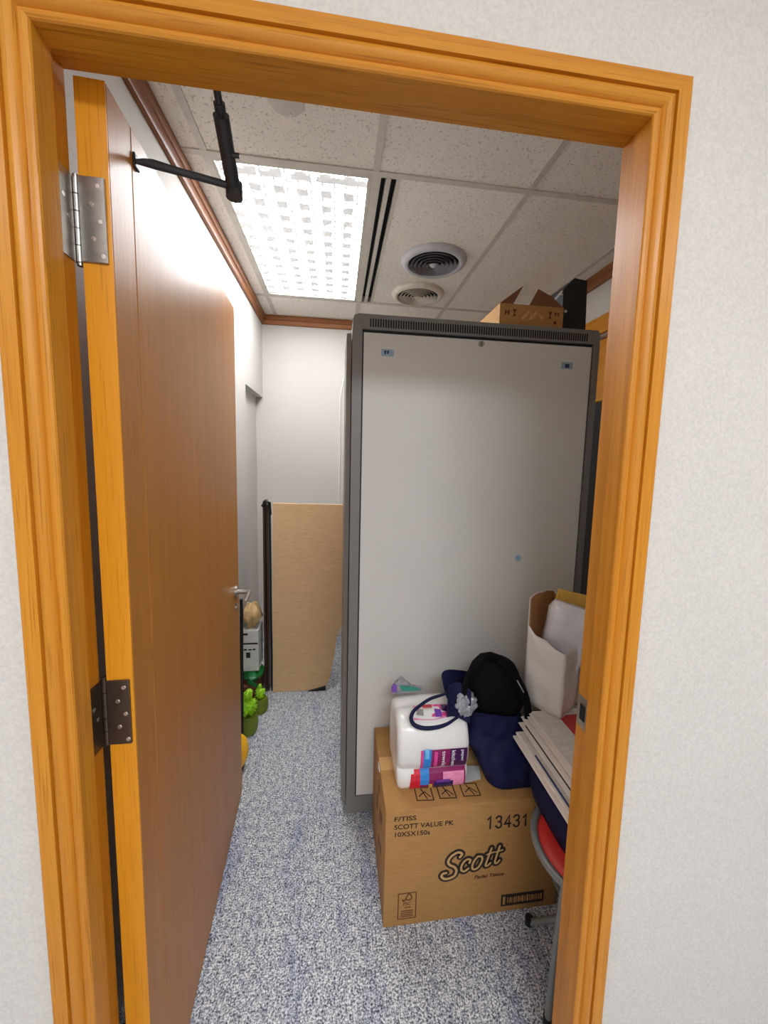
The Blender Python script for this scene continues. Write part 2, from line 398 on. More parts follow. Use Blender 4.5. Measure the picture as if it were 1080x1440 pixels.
m = MB(); m.box(.119, HX1, HY0, HY1, ZC+.035, ZC+.05); m.box(.152, .156, HY0, HY1, ZC+.018, ZC+.04); m.box(.212, .216, HY0, HY1, ZC+.018, ZC+.04); obj('plenum', m, m_void, t)

def round_vent(cx, cy, R, label, mr, mf):
    t = thing('round_vent', label, 'air vent', (cx, cy, ZC), 'round air vents in one ceiling tile')
    m = MB(); k = R/.17
    m.lathe([(.170*k, 0), (.171*k, -.006), (.166*k, -.015), (.154*k, -.024), (.142*k, -.027), (.134*k, -.024), (.130*k, -.012), (.130*k, 0), (.170*k, 0)], cx, cy, ZC, 64)
    obj('rim', m, mr, t, 50)
    for j in range(5):
        r = (.117-.021*j)*k; z = -.0255-.0015*j
        m = MB(); m.lathe([(r, z), (r+.0022, z+.001), (r-.0115*k, z+.018), (r-.0135*k, z+.017), (r, z)], cx, cy, ZC, 56); obj('ring', m, mf, t, 60)
    m = MB(); m.lathe([(.0005, -.036), (.012*k, -.033), (.022*k, -.024), (.014*k, -.014), (.0005, -.012)], cx, cy, ZC, 32); obj('cone', m, mr, t, 60)
    m = MB(); m.lathe([(.0005, -.0015), (.131*k, -.0015), (.131*k, -.0005), (.0005, -.0005)], cx, cy, ZC, 40); obj('duct', m, m_void, t)
round_vent(.497, 2.10, .172, 'larger looking grey round ceiling vent with dark rings, nearer to the doorway', m_ventgrey, m_fin)
round_vent(.500, 2.52, .166, 'cream round ceiling vent, the farther one just above the grey cabinet', m_ventcream, m_ventcream)
t = thing('smoke_detector', 'flat white disc detector on the ceiling by the top of the door frame', 'smoke detector', (-.16, 1.275, ZC))
m = MB(); m.lathe([(.0005, -.012), (.03, -.012), (.05, -.009), (.056, -.002), (.056, 0), (.0005, 0)], -.16, 1.275, ZC, 40); obj('body', m, m_grid, t, 40)
m = MB(); m.cyl((-.150, 1.311, ZC-.009), (-.150, 1.311, ZC-.014), .004, 12); obj('white_dot', m, m_film, t)  # small white dot raised under the disc

# ------------------------------------------------------------------ server rack, long side towards us
RX0, RX1, RY0, RY1, RZ1 = .052, 1.036, 1.461, 2.055, 2.035
t = thing('server_rack', 'tall grey equipment cabinet with a pale side panel and vented top edge', 'cabinet', ((RX0+RX1)/2, (RY0+RY1)/2, 0))
m = MB()
m.prism([(RX0, .028), (RX1, .028), (RX1, RZ1-.012), (RX1-.012, RZ1), (RX0+.022, RZ1), (RX0+.006, RZ1-.007), (RX0, RZ1-.024)], RY0+.016, RY1, 'y')
m.box(RX0, RX0+.036, RY0, RY0+.0158, .028, 1.981); m.box(RX1-.026, RX1, RY0, RY0+.0158, .028, 1.981)
m.box(RX0+.0361, RX1-.0261, RY0, RY0+.0158, .028, .100)
m.prism([(RX0+.002, 1.981), (RX1-.001, 1.981), (RX1-.001, RZ1-.012), (RX1-.012, RZ1), (RX0+.022, RZ1), (RX0+.006, RZ1-.007), (RX0+.001, RZ1-.022)], RY0, RY0+.0158, 'y')
fr = obj('frame', m, m_rack, t)
m = MB(); m.box(RX0+.036, RX1-.026, RY0+.012, RY0+.0165, .099, 1.982); obj('gap', m, m_rackdark, t)
m = MB(); m.box(RX0+.041, RX1-.031, RY0+.003, RY0+.014, .102, 1.971, .002, 2); pn = obj('side_panel', m, m_panel, t)
m = MB(); n = 92
for k in range(n):
    x = .118+(.978-.118)*k/(n-1); m.box(x-.0027, x+.0027, RY0-.0006, RY0+.002, 1.990, 2.019)
obj('vent_slots', m, m_void, t)
m = MB(); m.cyl((.544, RY0+.004, 1.955), (.544, RY0-.004, 1.955), .011, 20); lk = obj('lock', m, m_steel, pn, 40)
m = MB(); m.box(.5425, .5455, RY0-.0046, RY0-.003, 1.948, 1.962); obj('keyhole', m, m_void, lk)
for x, z in ((.183, 1.902), (.903, 1.894)):
    m = MB(); m.box(x-.024, x+.024, RY0+.0022, RY0+.0034, z-.013, z+.013); s_ = obj('sticker', m, m_sticker, pn)
    m = MB()
    if x < .5:
        m.box(x-.012, x-.006, RY0+.0016, RY0+.0024, z-.006, z+.006); m.box(x-.002, x+.005, RY0+.0016, RY0+.0024, z-.004, z+.006); m.box(x-.014, x+.006, RY0+.0016, RY0+.0024, z+.004, z+.007)
    else: m.box(x-.009, x+.009, RY0+.0016, RY0+.0024, z-.009, z+.006)
    obj('print', m, m_bluedark, s_)
m = MB(); m.cyl((.747, RY0+.004, 1.113), (.747, RY0+.0018, 1.113), .0135, 24); s_ = obj('sticker', m, m_sticker, pn); s_['label'] = 'round pale blue sticker'
m = MB(); m.prism([(RX0-.020, RY0+.03), (RX0-.003, RY0+.02), (RX0-.003, RY1-.02), (RX0-.012, RY1-.04), (RX0-.022, (RY0+RY1)/2)], .06, 1.97, 'z'); obj('door', m, m_rack, t)
for x in (RX0+.035, RX1-.035):
    for y in (RY0+.035, RY1-.035):
        m = MB(); m.cyl((x-.012, y, .0125), (x+.012, y, .0125), .0125, 16); m.box(x-.018, x+.018, y-.012, y+.012, .022, .03); obj('caster', m, m_black, t, 40)

# boxes on top of the rack
BT = RZ1+.001
t = thing('open_carton', 'small open cardboard box with torn flaps on top of the grey cabinet', 'box', (.76, 1.6, BT))
x0, x1, y0, y1, z1 = .627, .894, 1.50, 1.72, 2.126
m = MB(); m.box(x0, x1, y0, y0+.004, BT, z1); m.box(x0, x1, y1-.004, y1, BT, z1); m.box(x0, x0+.004, y0+.004, y1-.004, BT, z1); m.box(x1-.004, x1, y0+.004, y1-.004, BT, z1); m.box(x0, x1, y0, y1, BT, BT+.003)
bx = obj('body', m, m_kraft, t)
def flap(pts):
    m = MB(); n = len(pts); P = [Vector(p) for p in pts]; nn = (P[1]-P[0]).cross(P[2]-P[0]).normalized()*.0035
    m.add(P+[p+nn for p in P], [tuple(range(n)), tuple(range(2*n-1, n-1, -1))]+[(i, (i+1) % n, n+(i+1) % n, n+i) for i in range(n)])
    return obj('flap', m, m_kraft_shaded, t)
flap([(x0+.001, y0+.002, z1), (.681, y0+.002, z1), (.728, y0+.02, 2.205)]); flap([(.748, y0+.002, z1), (x1-.002, y0+.002, z1), (.845, y0+.012, 2.168), (.790, y0+.02, 2.196)])
yf = y0-.0008
def glass(m, x): return m.prism([(x-.008, 2.106), (x+.008, 2.106), (x+.001, 2.092), (x+.006, 2.080), (x-.006, 2.080), (x-.001, 2.092)], yf, y0, 'y')
obj('print', MB().box(.6485, .6545, yf, y0, 2.085, 2.102).box(.6545, .661, yf, y0, 2.092, 2.096).box(.661, .667, yf, y0, 2.085, 2.102), m_ink_br, bx)
obj('print', glass(MB(), .688), m_ink_br, bx); obj('print', glass(MB(), .838), m_ink_br, bx)
for x in (.860, .872): obj('print', MB().prism([(x-.005, 2.104), (x+.005, 2.104), (x, 2.088)], yf, y0, 'y'), m_ink_br, bx)
obj('print', MB().disc(.860, 2.066, yf, .007), m_ink_br, bx)
m = MB()
for dx in (0, .032):
    m.prism([(.716+dx, 2.074), (.724+dx, 2.068), (.752+dx, 2.098), (.745+dx, 2.104)], yf, y0, 'y'); m.prism([(.745+dx, 2.104), (.752+dx, 2.098), (.772+dx, 2.074), (.779+dx, 2.080)], yf, y0, 'y')
obj('tape_marks', m, m_kraft_lt, bx)
t = thing('black_box', 'black box with a sloped corner beside the open carton on top of the cabinet', 'box', (.95, 1.62, BT))
m = MB(); m.prism([(.900, BT), (1.008, BT), (1.000, 2.246), (.944, 2.252), (.900, 2.205)], 1.52, 1.80, 'y'); obj('case', m, m_black, t)
m = MB(); m.cyl((.913, 1.521, 2.12), (.913, 1.516, 2.12), .006, 14); obj('button', m, m_screw, t)
m = MB(); m.prism([(.869, 2.168), (.873, 2.166), (.899, 2.198), (.895, 2.202)], 1.5225, 1.53, 'y'); m.box(.885, .902, 1.523, 1.53, 2.186, 2.19); obj('edge_strip', m, m_film, t)

# ------------------------------------------------------------------ back of the room
t = thing('tan_board', 'tall tan cardboard panel standing in front of the white back wall', 'board', (-.17, 2.39, 0))
m = MB(); m.prism([(-.392, .002), (-.062, .002), (-.03, .09), (-.004, .24), (.012, .36), (.040, .44), (.075, .47), (.075, 1.214), (-.384, 1.221)], 2.375, 2.395, 'y'); obj('sheet', m, m_board, t)
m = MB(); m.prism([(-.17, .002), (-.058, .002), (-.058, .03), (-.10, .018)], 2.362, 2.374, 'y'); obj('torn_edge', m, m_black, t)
t = thing('folded_table', 'dark brown slim folded panel standing upright at the left edge of the tan board', 'folding table', (-.42, 2.40, 0))
m = MB(); m.box(-.446, -.432, 2.385, 2.50, .002, 1.232, .003); m.box(-.428, -.414, 2.39, 2.50, .002, 1.21, .003); obj('panel', m, m_dark_wood, t)
m = MB(); m.tube([(-.405, 2.384, 1.20), (-.403, 2.383, .9), (-.400, 2.383, .4), (-.396, 2.383, .01)], .0065, 10); obj('edge_rod', m, m_black, t, 50)
m = MB(); m.tube([(-.446, 2.378, 1.20), (-.425, 2.372, 1.236), (-.404, 2.375, 1.226), (-.400, 2.38, 1.15)], .009, 10); obj('strap', m, m_black, t, 50)
t = tag(obj('cable', MB().tube([(.112, 3.102, 2.48), (.104, 3.103, 2.40), (.030, 3.104, 2.02), (.022, 3.104, 1.95), (.022, 3.104, 1.2), (.022, 3.104, .02)], .0045, 8), m_cable, None, 50), 'thin white cable running down the back wall beside the cabinet', 'cable')
# behind the door, along the left wall
t = thing('brown_carton', 'reddish brown carton on the carpet by the left wall, under the green sack', 'box', (-.515, 2.36, 0))
m = MB(); m.box(-.568, -.463, 2.26, 2.48, .002, .122, .004); obj('body', m, kraft('reddish_carton', lin(110, 58, 38)), t)
t = thing('green_sack', 'dark green plastic sack draped over the brown carton by the left wall', 'sack', (-.51, 2.36, .124))
def blob(cx, cy, cz, rx, ry, rz, n=28, k=14, amp=.0, seed=0, e=2.0, freq=18):
    rings = []
    for i in range(k+1):
        ph = -PI/2+PI*i/k; ph = max(-PI/2+.02, min(PI/2-.02, ph)); ring = []
        for j in range(n):
            th = 2*PI*j/n; c_, s_ = math.cos(th), math.sin(th)
            q = (abs(c_)**e+abs(s_)**e)**(-1/e)
            p = Vector((c_*q*math.cos(ph), s_*q*math.cos(ph), math.sin(ph)))
            d = 1+amp*noise.noise(p*2.2+Vector((seed, 0, 0)))+amp*.5*noise.noise(p*5+Vector((0, seed, 0)))
            ring.append((cx+rx*p.x*d, cy+ry*p.y*d, cz+rz*p.z*d))
        rings.append(ring)
    return MB().loft(rings, True)
obj('bag', blob(-.505, 2.36, .152, .058, .10, .028, amp=.25, seed=3), m_green, t, 60)
m = MB(); m.prism([(-.50, .165), (-.455, .13), (-.440, .06), (-.452, .055), (-.47, .12), (-.52, .15)], 2.245, 2.252, 'y'); obj('loose_end', m, m_green, t)
t = thing('white_carton', 'white printed carton leaning by the left wall behind the door', 'box', (-.515, 2.38, .182))
m = MB(); m.box(-.566, -.466, 2.32, 2.46, .182, .445, .004); b_ = obj('body', m, plain('white_carton_board', lin(208, 208, 202), .6, 0, .08, 25), t)
for x0, x1, z0, z1 in ((-.560, -.528, .415, .428), (-.566, -.470, .356, .366), (-.553, -.535, .318, .328), (-.527, -.505, .318, .326), (-.500, -.485, .318, .328), (-.540, -.515, .270, .305)):
    obj('print', MB().box(x0, x1, 2.3185, 2.3195, z0, z1), m_ink, b_)
t = thing('tan_parcel', 'crumpled tan paper parcel on top of the white carton by the left wall', 'parcel', (-.515, 2.38, .446))
obj('wrap', blob(-.514, 2.385, .520, .050, .06, .074, amp=.3, seed=8, e=4.5), kraft('tan_paper', lin(205, 170, 120)), t, 60)
t = thing('black_pole', 'slim black pole standing on the carpet just behind the door edge', 'pole', (-.466, 1.95, 0))
m = MB(); m.cyl((-.470, 1.90, .002), (-.461, 1.90, .80), .0085, 14); obj('shaft', m, m_black, t, 40)
m = MB(); m.cyl((-.4705, 1.90, .001), (-.4702, 1.90, .03), .012, 14); obj('foot', m, m_black, t, 40)
def lime_plant(cx, cy, s, label, heads):
    t = thing('potted_plant', label, 'plant', (cx, cy, 0), 'lime green plants by the left wall')
    m = MB(); rings = []
    for z, r in ((.002, .046), (.01, .050), (.06, .054), (.095, .050), (.105, .043)):
        rings.append([(cx+r*s*math.cos(2*PI*k/24)*(1+.05*math.sin(k*1.9)), cy+r*s*math.sin(2*PI*k/24)*(1+.05*math.cos(k*2.3)), z*s) for k in range(24)])
    m.loft(rings); obj('pot', m, m_olive, t, 50)
    m = MB(); rnd = random.Random(int(s*1000))
    for hx, hz, hr, cnt in heads:
        for k in range(cnt):
            u = rnd.uniform(-1, 1); th = rnd.uniform(0, 2*PI); q = math.sqrt(1-u*u); d = Vector((q*math.cos(th), q*math.sin(th), u))
            c0 = Vector((cx+hx*s, cy, hz*s)); p = c0+d*hr*s*.45; tip = c0+d*hr*s*1.05+Vector((0, 0, -.004))
            sd = d.cross(Vector((rnd.random(), rnd.random(), rnd.random()))).normalized()*hr*s*.28
            mid = (p+tip)/2+d.cross(sd).normalized()*.003
            m.add([p, mid-sd, tip, mid+sd, mid+d.cross(sd).normalized()*.004], [(0, 1, 4), (1, 2, 4), (2, 3, 4), (3, 0, 4)])
        b2 = blob(cx+hx*s, cy, hz*s, hr*s*.72, hr*s*.72, hr*s*.72, 14, 8, .15, hx*50); m.add(b2.v, b2.f)
    obj('foliage', m, m_lime, t)
lime_plant(-.470, 2.03, 1.0, 'bright lime green bushy plant in an olive pot, nearer to the door edge', [(-.002, .150, .055, 90), (.004, .218, .032, 50)])
lime_plant(-.436, 2.20, .82, 'smaller lime green plant in an olive pot standing behind the brighter one', [(0, .145, .040, 60), (.0, .195, .016, 20)])
t = thing('yellow_tub', 'rounded yellow plastic tub on the carpet beside the far edge of the door', 'tub', (-.462, 1.76, 0))
obj('body', blob(-.462, 1.775, .092, .052, .060, .082, 32, 18, .02, 1, 2.4), m_yellow, t, 60)
m = MB(); m.cyl((-.462, 1.775, .001), (-.462, 1.775, .030), .030, 24, .034); obj('base', m, m_black, t, 40)

# ------------------------------------------------------------------ big printed carton
def spline(P, k=6, closed=False):
    P = [Vector((p[0], p[1])) for p in P]; out = []; n = len(P)
    for i in range(n-1):
        p0 = P[max(i-1, 0)]; p1 = P[i]; p2 = P[i+1]; p3 = P[min(i+2, n-1)]
        for j in range(k):
            u = j/k
            out.append(.5*((2*p1)+(-p0+p2)*u+(2*p0-5*p1+4*p2-p3)*u*u+(-p0+3*p1-3*p2+p3)*u**3))
    return out+[P[-1]]
def ribbon(m, P, w, y, smooth=True):
    # a flat stroke: one continuous strip with round ends
    P = spline(P) if smooth else [Vector(p) for p in P]
    P = [p for i, p in enumerate(P) if i == 0 or (p-P[i-1]).length > 1e-6]
    n = len(P); closed = (P[0]-P[-1]).length < 1e-6; L_, R_s = [], []
    for i, p in enumerate(P):
        if closed and i in (0, n-1): d0, d1 = P[-1]-P[-2], P[1]-P[0]
        else: d0 = P[i]-P[i-1] if i else P[1]-P[0]; d1 = P[i+1]-P[i] if i < n-1 else P[i]-P[i-1]
        d0, d1 = d0.normalized(), d1.normalized(); t = (d0+d1).normalized() if (d0+d1).length > 1e-3 else d1
        nn = Vector((-t.y, t.x)); k = w/2/max(.5, nn.dot(Vector((-d1.y, d1.x)))); L_.append(p+nn*k); R_s.append(p-nn*k)
    m.add([(q.x, y, q.y) for q in L_+R_s], [(i, i+1, n+i+1, n+i) for i in range(n-1)])
    if closed: return
    for e, ang in ((0, math.atan2(*(P[0]-P[1]).yx)), (n-1, math.atan2(*(P[-1]-P[-2]).yx))):
        c0 = P[e]; m.add([(c0.x+w/2*math.cos(ang-PI/2+PI*k/8), y, c0.y+w/2*math.sin(ang-PI/2+PI*k/8)) for k in range(9)], [tuple(range(9))])
def text_pts(body, bold=0, shear=0):
    cu = bpy.data.curves.new('tmp_text', 'FONT'); cu.body = body; cu.offset = bold; cu.shear = shear; cu.resolution_u = 3
    o = bpy.data.objects.new('tmp_text', cu); C.objects.link(o); bpy.context.view_layer.update()
    me = bpy.data.meshes.new_from_object(o.evaluated_get(bpy.context.evaluated_depsgraph_get()))
    vs = [(v.co.x, v.co.y) for v in me.vertices]; fs = [tuple(p.vertices) for p in me.polygons]
    bpy.data.objects.remove(o); bpy.data.curves.remove(cu); bpy.data.meshes.remove(me)
    x0 = min(v[0] for v in vs); x1 = max(v[0] for v in vs); y0 = min(v[1] for v in vs); y1 = max(v[1] for v in vs)
    return [((a-x0)/(x1-x0), (b-y0)/(y1-y0)) for a, b in vs], fs
def text(m, body, O, U, V, bold=0, shear=0):
    # the text fills the parallelogram O, O+U, O+V
    vs, fs = text_pts(body, bold, shear); O, U, V = Vector(O), Vector(U), Vector(V)
    m.add([O+U*a+V*b for a, b in vs], fs)
BX0, BX1, BY0, BY1, BZ = .162, .760, 1.071, 1.450, .415
t = thing('cardboard_carton', 'large brown cardboard carton with black printing standing on the carpet before the cabinet', 'box', ((BX0+BX1)/2, (BY0+BY1)/2, 0))
m = MB(); m.box(BX0, BX1, BY0, BY1, .001, BZ, .004, 2); body = obj('body', m, m_kraft, t, 30)
yp = BY0-.0006
m = MB()
text(m, 'F/TISS', (.190, yp, .379), (.070, 0, -.001), (0, 0, .016), .016); obj('lettering', m, m_ink, body); m = MB()
text(m, 'SCOTT VALUE PK', (.190, yp, .351), (.193, 0, -.004), (0, 0, .017), .016); obj('lettering', m, m_ink, body); m = MB()
text(m, '10X5X150s', (.193, yp, .325), (.113, 0, -.003), (0, 0, .017), .016); obj('lettering', m, m_ink, body); m = MB()
text(m, 'O', (.566, yp, .250), (.006, 0, 0), (0, 0, .006), .01); obj('trade_mark', m, m_ink, body); m = MB()
DIG = {'1': [[(.15, .78), (.55, 1), (.55, 0)]], '3': [[(.05, .85), (.3, 1), (.75, .95), (.85, .75), (.7, .56), (.42, .53)], [(.42, .53), (.75, .48), (.92, .25), (.75, .04), (.35, 0), (.02, .17)]], '4': [[(.72, 0), (.72, 1), (.0, .3), (.98, .3)]]}
for k, ch in enumerate('13431'):
    for j, st in enumerate(DIG[ch]): ribbon(m, [(.495+.0305*k+.021*p[0], .321-.001*k+.041*p[1]) for p in st], .0062, yp-.0001*j, ch == '3')
obj('lettering', m, m_ink, body)
m = MB()
for a, b in (((.657, .330), (.657, .382)), ((.657, .382), (.690, .380))): ribbon(m, [a, b], .003, yp, False)
ribbon(m, [(.682+.018*math.cos(a*PI/12), .354+.022*math.sin(a*PI/12)) for a in range(25)], .005, yp, False)
ribbon(m, [(.674, .345), (.682, .366), (.690, .345)], .004, yp, False)
obj('round_mark', m, m_ink, body)
# logo: outlined script
S = [(.409,.229),(.416,.239),(.405,.247),(.391,.243),(.377,.232),(.37,.216),(.377,.204),(.392,.195),(.399,.181),(.394,.164),(.377,.156),(.36,.156),(.35,.166),(.354,.175),(.365,.177)]
c_ = [(.442,.204),(.445,.214),(.436,.218),(.424,.211),(.416,.196),(.416,.181),(.426,.175),(.44,.184)]
o_ = [(.47,.224),(.484,.221),(.484,.204),(.473,.184),(.458,.178),(.452,.188),(.458,.209),(.47,.224)]
t1 = [(.516,.249),(.509,.227),(.501,.201),(.498,.187),(.506,.187),(.514,.195)]; t1b = [(.501,.227),(.525,.234)]
t2 = [(.544,.254),(.537,.23),(.531,.206),(.53,.193),(.537,.192),(.545,.201)]; t2b = [(.53,.233),(.554,.238)]
strokes = [S, c_, o_, t1, t1b, t2, t2b]
m = MB()
for k, s in enumerate(strokes): ribbon(m, s, .0225, BY0-.0004-.00008*k)
ribbon(m, [(.405, .178), (.412, .19)], .02, BY0-.0003); obj('logo', m, m_ink, body)
m = MB()
for k, (s, wd) in enumerate(zip(strokes, (.0080, .0068, .0066, .0064, .0048, .0064, .0048))): ribbon(m, s, wd, BY0-.0013-.00008*k)
obj('logo_lettering', m, m_kraft_lt, body)
m = MB(); text(m, 'Facial Tissue', (.462, BY0-.0008, .141), (.102, 0, .001), (0, 0, .013), .035, .2); obj('caption', m, m_ink_br, body); m = MB()
# certification stamp, bottom left
def frame(m, x0, x1, z0, z1, w_, y):
    for a in ((x0, z0, x1, z0), (x0, z1, x1, z1), (x0, z0, x0, z1), (x1, z0, x1, z1)): ribbon(m, [(a[0], a[1]), (a[2], a[3])], w_, y, False)
frame(m, .210, .268, .028, .120, .003, yp)
ribbon(m, [(.224, .098), (.229, .092), (.240, .112), (.245, .117), (.254, .104), (.248, .095), (.236, .097)], .004, yp)
text(m, 'FSC', (.227, yp, .076), (.024, 0, 0), (0, 0, .011), .02)
ribbon(m, [(.232, .068), (.250, .068)], .003, yp, False)
for z in (.056, .049, .042, .036): ribbon(m, [(.220, z), (.258, z)], .003, yp, False)
obj('stamp', m, m_ink_br, body)
m = MB(); m.box(.560, .712, BY0-.0006, BY0, .024, .067)
bar = obj('dark_strip', m, m_ink, body)
m = MB(); rnd = random.Random(4)
m.box(.566, .574, BY0-.0012, BY0-.0006, .031, .060)
x = .582
while x < .705:
    w_ = rnd.choice((.003, .004, .006)); h = rnd.uniform(.018, .024); m.box(x, x+w_, BY0-.0012, BY0-.0006, .045-h/2, .045+h/2); x += w_+rnd.choice((.003, .004, .005))
obj('strip_print', m, m_kraft, bar)
# handling marks on the lid and the left side
zt = BZ+.0006
def lidmark(pts, w_=.0035):
    k = MB(); ribbon(k, pts, w_, 0, False); m.add([(v[0], v[2], zt) for v in k.v], k.f)
for x0, x1 in ((.268, .322), (.344, .398), (.424, .480)):
    m = MB(); lidmark([(x0, 1.100), (x1, 1.097), (x1, 1.145), (x0, 1.148), (x0, 1.100)]); lidmark([(x0+.01, 1.115), (x0+.03, 1.13), (x1-.008, 1.11)]); lidmark([(x0+.02, 1.142), (x1-.02, 1.104)]); obj('lid_mark', m, m_ink, body)
for y, z, h in ((1.16, .30, .035), (1.20, .27, .05), (1.25, .33, .04), (1.17, .18, .03), (1.22, .15, .04), (1.29, .24, .05)):
    m = MB(); m.box(BX0-.0006, BX0, y-.012, y+.012, z-h/2, z+h/2); obj('side_mark', m, m_ink_br, body)
m = MB(); m.box(BX0+.002, BX1-.002, BY0+.160, BY0+.219, BZ-.0003, BZ+.0005); obj('tape', m, m_kraft_lt, body)
m = MB(); m.prism([(BY0+.155, BZ-.002), (BY0+.17, BZ+.006), (BY0+.2, BZ+.002), (BY0+.205, BZ-.03), (BY0+.18, BZ-.018)], BX0-.0025, BX0-.001, 'x'); obj('torn_tape', m, m_film, body)

# ------------------------------------------------------------------ multipack on the carton
TZ = BZ+.0012
PX0, PX1 = .206, .449
prof = [(1.152, TZ), (1.139, TZ+.006), (1.133, TZ+.020), (1.131, TZ+.040), (1.134, TZ+.060), (1.141, TZ+.072), (1.142, TZ+.076), (1.134, TZ+.086), (1.127, TZ+.110), (1.125, TZ+.140), (1.127, TZ+.165),
        (1.134, TZ+.190), (1.147, TZ+.212), (1.167, TZ+.230), (1.190, TZ+.238), (1.215, TZ+.239), (1.232, TZ+.234), (1.242, TZ+.230), (1.256, TZ+.234), (1.280, TZ+.236), (1.305, TZ+.228), (1.325, TZ+.205), (1.336, TZ+.17), (1.340, TZ+.12), (1.336, TZ+.04), (1.326, TZ)]
t = thing('paper_towel_pack', 'white plastic-wrapped pack of paper towel rolls with a magenta label on the carton', 'paper towels', ((PX0+PX1)/2, 1.26, TZ))
rings = []
cy, cz = 1.235, TZ+.12
for x, sc in ((PX0+.006, .35), (PX0+.001, .62), (PX0, .80), (PX0+.004, .93), (PX0+.016, .985), (PX0+.05, 1), (PX0+.10, 1.002), (PX0+.15, 1.002), (PX1-.05, 1), (PX1-.016, .985), (PX1-.004, .93), (PX1, .80), (PX1-.002, .55)):
    ring = []
    for i, (y, z) in enumerate(prof):
        w_ = .0025*noise.noise(Vector((x*30, y*25, z*25)))
        yy = cy+(y-cy)*sc+w_*(sc > .9); zz = cz+(z-cz)*sc+w_*(sc > .9)
        ring.append((x, yy, max(zz, TZ) if i not in (0, len(prof)-1) or sc < 1 else TZ))
    rings.append(ring)
wr = obj('wrapper', MB().loft(rings), m_film, t, 60)
def front_y(z):
    z -= TZ
    pf = [(z_-TZ, y) for y, z_ in prof[:15]]
    for (za, ya), (zb, yb) in zip(pf, pf[1:]):
        if za <= z <= zb: return ya+(yb-ya)*(z-za)/(zb-za+1e-9)
    return pf[-1][1]
def patch(name, x0, x1, z0, z1, mat, off=.0022, slant=0, n=10, x1b=None):
    m = MB(); r0, r1 = [], []
    for i in range(n+1):
        z = z0+(z1-z0)*i/n; u = i/n
        r0.append((x0+slant*u, front_y(z)-off, z)); r1.append((x1+slant*u, front_y(z)-off, z))
    m.loft([r0, r1], False, False); return obj(name, m, mat, wr)
zu0, zu1 = TZ+.077, TZ+.152
patch('label', .281, .437, zu0, zu1, PR['magenta']); patch('label', .380, .4372, zu0, zu1, PR['purple'], .0026)
patch('label_ribbon', .281, .290, zu0, zu1, PR['hotpink'], .0026); patch('label_ribbon', .290, .316, zu0, zu1+.002, PR['blue'], .0030); patch('label_ribbon', .295, .308, zu1-.030, zu1+.004, PR['sky'], .0034)
patch('label_ribbon', .326, .337, zu0+.006, zu1-.006, PR['hotpink'], .0030)
m = MB(); yt = front_y(TZ+.11)-.0065
# label words read from top to bottom
for wd_, x, h, l in (('paper', .414, .010, .042), ('kitchen', .384, .013, .060), ('towels', .352, .013, .056)):
    k = MB(); text(k, wd_, (0, 0, 0), (l, 0, 0), (0, 0, h), .015)
    m.add([(x+v[2], front_y(zu1-.005-v[0])-.0042, zu1-.005-v[0]) for v in k.v], k.f)
obj('label_text', m, PR['white'], wr)
zl0, zl1 = TZ+.004, TZ+.075
patch('label', .246, .283, zl0, zl1-.012, PR['red'], .0022, .006); patch('label', .262, .283, zl1-.014, zl1, PR['red'], .0022)
patch('label_ribbon', .283, .313, zl0+.02, zl1, PR['blue'], .0026); patch('label', .283, .437, zl0, zl1, PR['magenta'], .0020)
patch('label_photo', .360, .432, zl0+.006, zl1-.012, PR['pink'], .0026); patch('label_photo', .330, .395, zl0, zl0+.030, PR['navy'], .0032, 0); patch('label_photo', .336, .385, zl0+.026, zl0+.036, PR['violet'], .0036)
patch('label_photo', .312, .324, zl0, zl0+.022, PR['yellow'], .0034)
# print on the top of the wrapper
top = MB(); 
def top_patch(name, pts, mat, off=.003):
    n = len(pts); prof_t = prof[11:19]
    def tz(y):
        for (ya, za), (yb, zb) in zip(prof_t, prof_t[1:]):
            if ya <= y <= yb: return za+(zb-za)*(y-ya)/(yb-ya+1e-9)
        return TZ+.257
    m = MB(); m.add([(x, y, tz(y)+off) for x, y in pts], [tuple(range(n))]); return obj(name, m, mat, wr)
top_patch('top_print', [(.262, 1.165), (.330, 1.162), (.385, 1.168), (.392, 1.225), (.330, 1.232), (.270, 1.225)], PR['pink'])
top_patch('top_print', [(.325, 1.170), (.382, 1.172), (.390, 1.22), (.345, 1.226)], PR['hotpink'], .0036)
top_patch('top_print', [(.338, 1.168), (.36, 1.168), (.362, 1.195), (.340, 1.200)], PR['violet'], .0042); top_patch('top_print', [(.364, 1.19), (.388, 1.18), (.390, 1.215), (.368, 1.222)], PR['purple'], .0042)
top_patch('top_print', [(.275, 1.18), (.298, 1.175), (.302, 1.2), (.28, 1.205)], PR['grey'], .0036); top_patch('top_print', [(.300, 1.208), (.335, 1.206), (.337, 1.228), (.302, 1.23)], PR['red'], .0040)
t = thing('plastic_pouch', 'clear crumpled plastic pouch with a teal corner lying behind the towel pack top', 'plastic bag', (.25, 1.32, TZ+.23))
m = MB(); m.prism([(.212, 0.645), (.300, 0.647), (.330, 0.659), (.285, 0.669), (.245, 0.704), (.222, 0.684)], 1.312, 1.332, 'y'); obj('film', m, m_plasticgrey, t)
m = MB(); m.prism([(.248, 0.659), (.318, 0.659), (.300, 0.670), (.236, 0.681)], 1.305, 1.311, 'y'); obj('print', m, PR['teal'], t)
m = MB(); m.prism([(.208, 0.659), (.226, 0.659), (.226, 0.681), (.214, 0.691), (.206, 0.674)], 1.303, 1.310, 'y'); obj('seal', m, PR['violet'], t)

